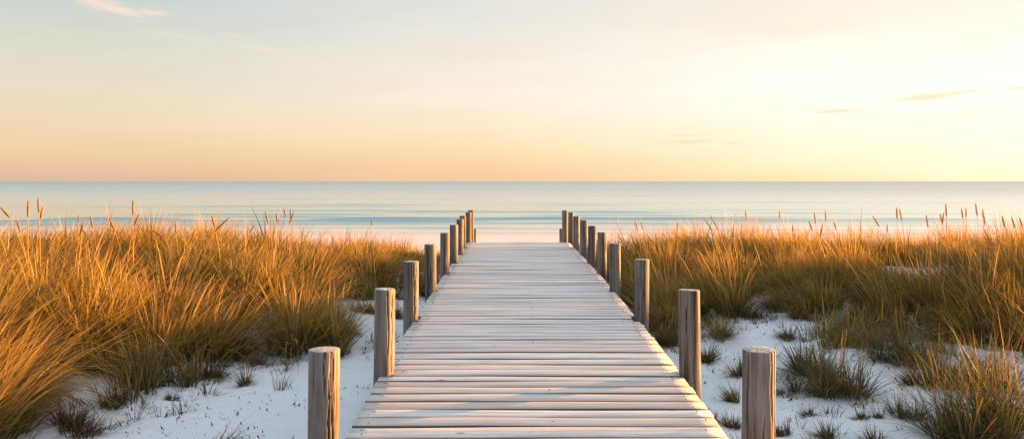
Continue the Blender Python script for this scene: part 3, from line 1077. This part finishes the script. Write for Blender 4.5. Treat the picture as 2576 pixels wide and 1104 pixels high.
# ------------------------------------------------------------------ seed stalks
def seed_stalk(px, ytip, hl, tilt, d, label, wide=1.0):
    """px,ytip: tip of the head; hl head length in picture units; tilt radians (+ = leaning right)"""
    x = (px - 1290) / FX * d
    ztip = CZ - (ytip - 456) / FX * d
    L = hl / FX * d / max(0.5, math.cos(tilt))
    hx0, hz0 = x - math.sin(tilt) * L, ztip - math.cos(tilt) * L     # bottom of the head
    bx = hx0 - math.sin(tilt) * 0.28
    zb = float(ground(bx, d)) - 0.02
    root = empty('seed_stalk', (bx, d, zb))
    # stem: a tapered tube along a quadratic curve
    n, m = 10, 5
    P = []
    p0 = np.array([0, 0, 0.0])
    p2 = np.array([hx0 - bx, 0, hz0 - zb])
    p1 = np.array([p2[0] - math.sin(tilt) * p2[2] * 0.55, 0, p2[2] * 0.45])
    p1[0] = p1[0] * 0.5
    for i in range(n):
        t = i / (n - 1)
        c0 = (1 - t) ** 2 * p0 + 2 * t * (1 - t) * p1 + t * t * p2
        rr = 0.0042 * (1 - .45 * t)
        for j in range(m):
            a = 6.2832 * j / m
            P.append((c0[0] + rr * math.cos(a), c0[1] + rr * math.sin(a), c0[2]))
    idx = np.arange(n * m).reshape(n, m)
    nx = np.roll(idx, -1, axis=1)
    Qs = np.stack([idx[:-1], nx[:-1], nx[1:], idx[1:]], -1).reshape(-1, 4)
    cc = np.ones((n * m, 4))
    cc[:, :3] = STRAW * .95
    mesh_np('stem', np.array(P), Qs, M_GRASS, root, {'col': ('FLOAT_COLOR', cc)}, smooth=True)
    # head: spindle made of many short overlapping spikelets round a core
    ax = np.array([math.sin(tilt), 0, math.cos(tilt)])
    Vh, Qh = [], []
    n, m = 12, 8
    R0 = min(L * 0.068, 0.0095) * wide
    for i in range(n):
        t = i / (n - 1)
        rr = R0 * (math.sin(math.pi * min(1, t * .92 + .08)) ** 0.7) * (1 - .25 * t) + 0.0006
        for j in range(m):
            a = 6.2832 * (j + .5 * (i % 2)) / m
            r_ = rr * (1 + 0.22 * ((i + j) % 2))
            cpt = p2 + ax * L * t
            Vh.append(cpt + np.array([math.cos(a) * r_ * math.cos(tilt), math.sin(a) * r_, -math.cos(a) * r_ * math.sin(tilt)]))
    idx = np.arange(n * m).reshape(n, m)
    nx = np.roll(idx, -1, axis=1)
    Qh = np.stack([idx[:-1], nx[:-1], nx[1:], idx[1:]], -1).reshape(-1, 4).tolist()
    for s in range(70):
        t = rng.uniform(0.02, 0.9)
        a = rng.uniform(0, 6.28)
        rr = R0 * (math.sin(math.pi * min(1, t * .92 + .08)) ** .7) * .8
        o0 = p2 + ax * L * t + np.array([math.cos(a) * rr, math.sin(a) * rr, 0])
        side_ = np.array([-math.sin(a), math.cos(a), 0]) * 0.0016
        tip = o0 + ax * L * .15 + np.array([math.cos(a), math.sin(a), 0]) * R0 * .9
        b0 = len(Vh)
        Vh += [o0 - side_, o0 + side_, tip + side_ * .1, tip - side_ * .1]
        Qh.append([b0, b0 + 1, b0 + 2, b0 + 3])
    cc = np.ones((len(Vh), 4))
    cc[:, :3] = (np.array([0.40, 0.19, 0.06]) if px < 1290 else np.array([0.60, 0.42, 0.16])) * rng.uniform(.75, 1.25, (len(Vh), 1))  # right bank heads painted lighter and golden to stand for backlight
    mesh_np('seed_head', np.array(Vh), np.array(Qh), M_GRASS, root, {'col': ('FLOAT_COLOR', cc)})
    tag(root, label, 'seed stalk', 'brown seed heads rising above the dune grass')


STALKS = [
    (2, 520, 28, -.75, 7.5, 'rust seed head leaning left, cut by the left edge of the picture'),
    (73, 503, 44, 0.0, 7.5, 'upright rust seed head, left of the tallest one at the far left'),
    (98, 496, 40, -.06, 7.8, 'tallest upright seed head near the left edge against the sea'),
    (110, 520, 34, .20, 8.2, 'seed head leaning right beside the tallest one at the left edge'),
    (44, 552, 32, -.30, 8.5, 'low slim seed head at the left edge below the tall pair'),
    (200, 540, 18, .0, 10, 'tiny faint seed head halfway between the left edge group and the tall lone one'),
    (229, 542, 34, -.22, 10, 'slim seed head leaning left, first right of the left edge group'),
    (275, 545, 38, -.42, 9, 'seed head leaning strongly left before the tall lone one'),
    (337, 502, 40, .0, 8.0, 'tall lone upright seed head on the left bank'),
    (352, 537, 32, .35, 8.0, 'seed head leaning right just below the tall lone one'),
    (341, 576, 34, .05, 8.4, 'low upright seed head under the tall lone one on the left bank'),
    (213, 555, 40, .25, 8.0, 'slim seed head leaning right in the left third of the left bank'),
    (384, 577, 20, -.95, 9, 'nearly flat seed head pointing left, right of the tall lone one'),
    (493, 575, 32, .28, 9, 'low seed head leaning right before the crossed pair'),
    (534, 541, 32, -.28, 8.6, 'left hand seed head of the crossed pair on the left bank'),
    (582, 544, 38, .80, 8.6, 'long right leaning seed head of the crossed pair on the left bank'),
    (443, 561, 30, -.10, 10, 'straight slim seed head left of the crossed pair'),
    (642, 565, 22, .5, 11, 'short seed head leaning right between the crossed pair and the cluster'),
    (668, 530, 34, -.28, 9.5, 'seed head leaning left at the left side of the small cluster'),
    (697, 535, 24, -.1, 10.5, 'slim seed head left in the small cluster of the left bank'),
    (703, 549, 20, .05, 10, 'shortest seed head in the small cluster of the left bank'),
    (716, 522, 26, -.2, 10.5, 'topmost seed head in the small cluster of the left bank'),
    (733, 524, 26, .0, 11, 'second tall seed head in the small cluster of the left bank'),
    (742, 531, 32, .35, 10, 'right leaning seed head ending the small cluster of the left bank'),
    (936, 550, 18, -.1, 12.5, 'small faint seed head at the right end of the left bank'),
    # right bank
    (1598, 548, 32, -.25, 11, 'first seed head of the right bank, near the right post row'),
    (1612, 555, 24, -.35, 11, 'shorter seed head just right of the first of the right bank'),
    (1706, 557, 22, .0, 12, 'faint seed head between the first and the dark leaning pair'),
    (1770, 545, 34, -.62, 10.5, 'left seed head of the strongly leaning pair on the right bank'),
    (1788, 540, 40, -.50, 10.5, 'right seed head of the strongly leaning pair on the right bank'),
    (1876, 527, 26, -.15, 11.5, 'tall seed head above the leaning pair on the right bank'),
    (1963, 528, 22, .0, 12, 'thin distant seed head in the middle of the right bank'),
    (2036, 552, 28, -.30, 10, 'seed head left in the trio on the right bank'),
    (2050, 533, 30, -.12, 10, 'tallest seed head of the trio on the right bank'),
    (2078, 527, 30, -.05, 10.5, 'upright seed head right of the trio on the right bank'),
    (2099, 556, 22, -.3, 11, 'small seed head leaning left right after the trio'),
    (1997, 562, 22, .05, 11.5, 'faint seed head low before the trio on the right bank'),
    (2072, 562, 32, .2, 9.5, 'low seed head leaning right underneath the trio'),
    (2196, 541, 30, -.55, 9.5, 'seed head leaning left before the tall pair on the right bank'),
    (2257, 520, 32, -.05, 9.5, 'tall seed head of the touching pair on the right bank'),
    (2264, 524, 30, -.22, 9.5, 'shorter seed head of the touching pair on the right bank'),
    (2234, 562, 22, 0, 10, 'low slim seed head left under the touching pair'),
    (2332, 538, 34, -.12, 9.5, 'lone seed head between the touching pair and the tallest'),
    (2381, 511, 34, -.05, 9, 'tallest seed head of the right bank'),
    (2376, 533, 32, .12, 9.2, 'seed head just below and left of the tallest on the right bank'),
    (2366, 536, 28, -.25, 9.4, 'slim seed head leaning left, left of the tallest on the right bank'),
    (2420, 522, 28, -.15, 9.5, 'left one of two seed heads right of the tallest on the right bank'),
    (2432, 521, 26, 0, 9.5, 'right one of two seed heads right of the tallest on the right bank'),
    (2456, 510, 34, -.12, 9, 'tall pointed seed head, left of two near the right edge'),
    (2474, 524, 26, -.05, 9, 'upper seed head of the stacked two near the right edge'),
    (2477, 540, 26, -.1, 9.2, 'lower seed head of the stacked two near the right edge'),
    (2522, 542, 30, -.25, 8.5, 'seed head glowing in low sun, third from the right edge'),
    (2546, 544, 30, -.3, 8.5, 'seed head leaning left, second from the right edge'),
    (2566, 546, 26, -.3, 8.3, 'seed head closest to the right edge of the picture'),
]
for sdef in STALKS:
    seed_stalk(*sdef)

# ------------------------------------------------------------------ litter of straw and root bits on the sand
n = 11000
lx = rng.uniform(-3.4, 7.0, n)
ly = rng.uniform(3.0, 12.0, n)
k = (~inpoly(lx, ly, LEFT)) & (~inpoly(lx, ly, RIGHT)) & (np.abs(lx - DX) > 1.1)
cl = fbm(lx * 1.4, ly * 1.4 + 60, 3) + (lx > 1.2) * .15 > 0.02
lx, ly = lx[k & cl], ly[k & cl]
n = len(lx)
a = rng.uniform(0, 6.28, n)
L = rng.uniform(.004, .026, n) * np.where(rng.random(n) < .08, 2.2, 1)
w_ = rng.uniform(.002, .0045, n)
P = np.zeros((n, 4, 3))
dx, dy = np.cos(a), np.sin(a)
gz = ground(lx, ly)
for i, (s, u, dz) in enumerate(((-1, -1, .003), (-1, 1, .003), (1, .4, .010), (1, -.4, .010))):
    P[:, i, 0] = lx + dx * L / 2 * s - dy * w_ * u
    P[:, i, 1] = ly + dy * L / 2 * s + dx * w_ * u
    P[:, i, 2] = gz + dz + (rng.uniform(0, 1, n) ** 3 * .03 if s > 0 and u > 0 else 0)
cc = np.ones((n, 4, 4))
cc[..., :3] = (BROWN * .7)[None, None] * rng.uniform(.5, 1.6, (n, 1, 1))
o = mesh_np('straw_litter', P.reshape(-1, 3), np.arange(n * 4).reshape(n, 4), M_GRASS, None, {'col': ('FLOAT_COLOR', cc.reshape(-1, 4))})
tag(o, 'scattered brown bits of straw and root lying on the white sand', 'litter', kind='stuff')
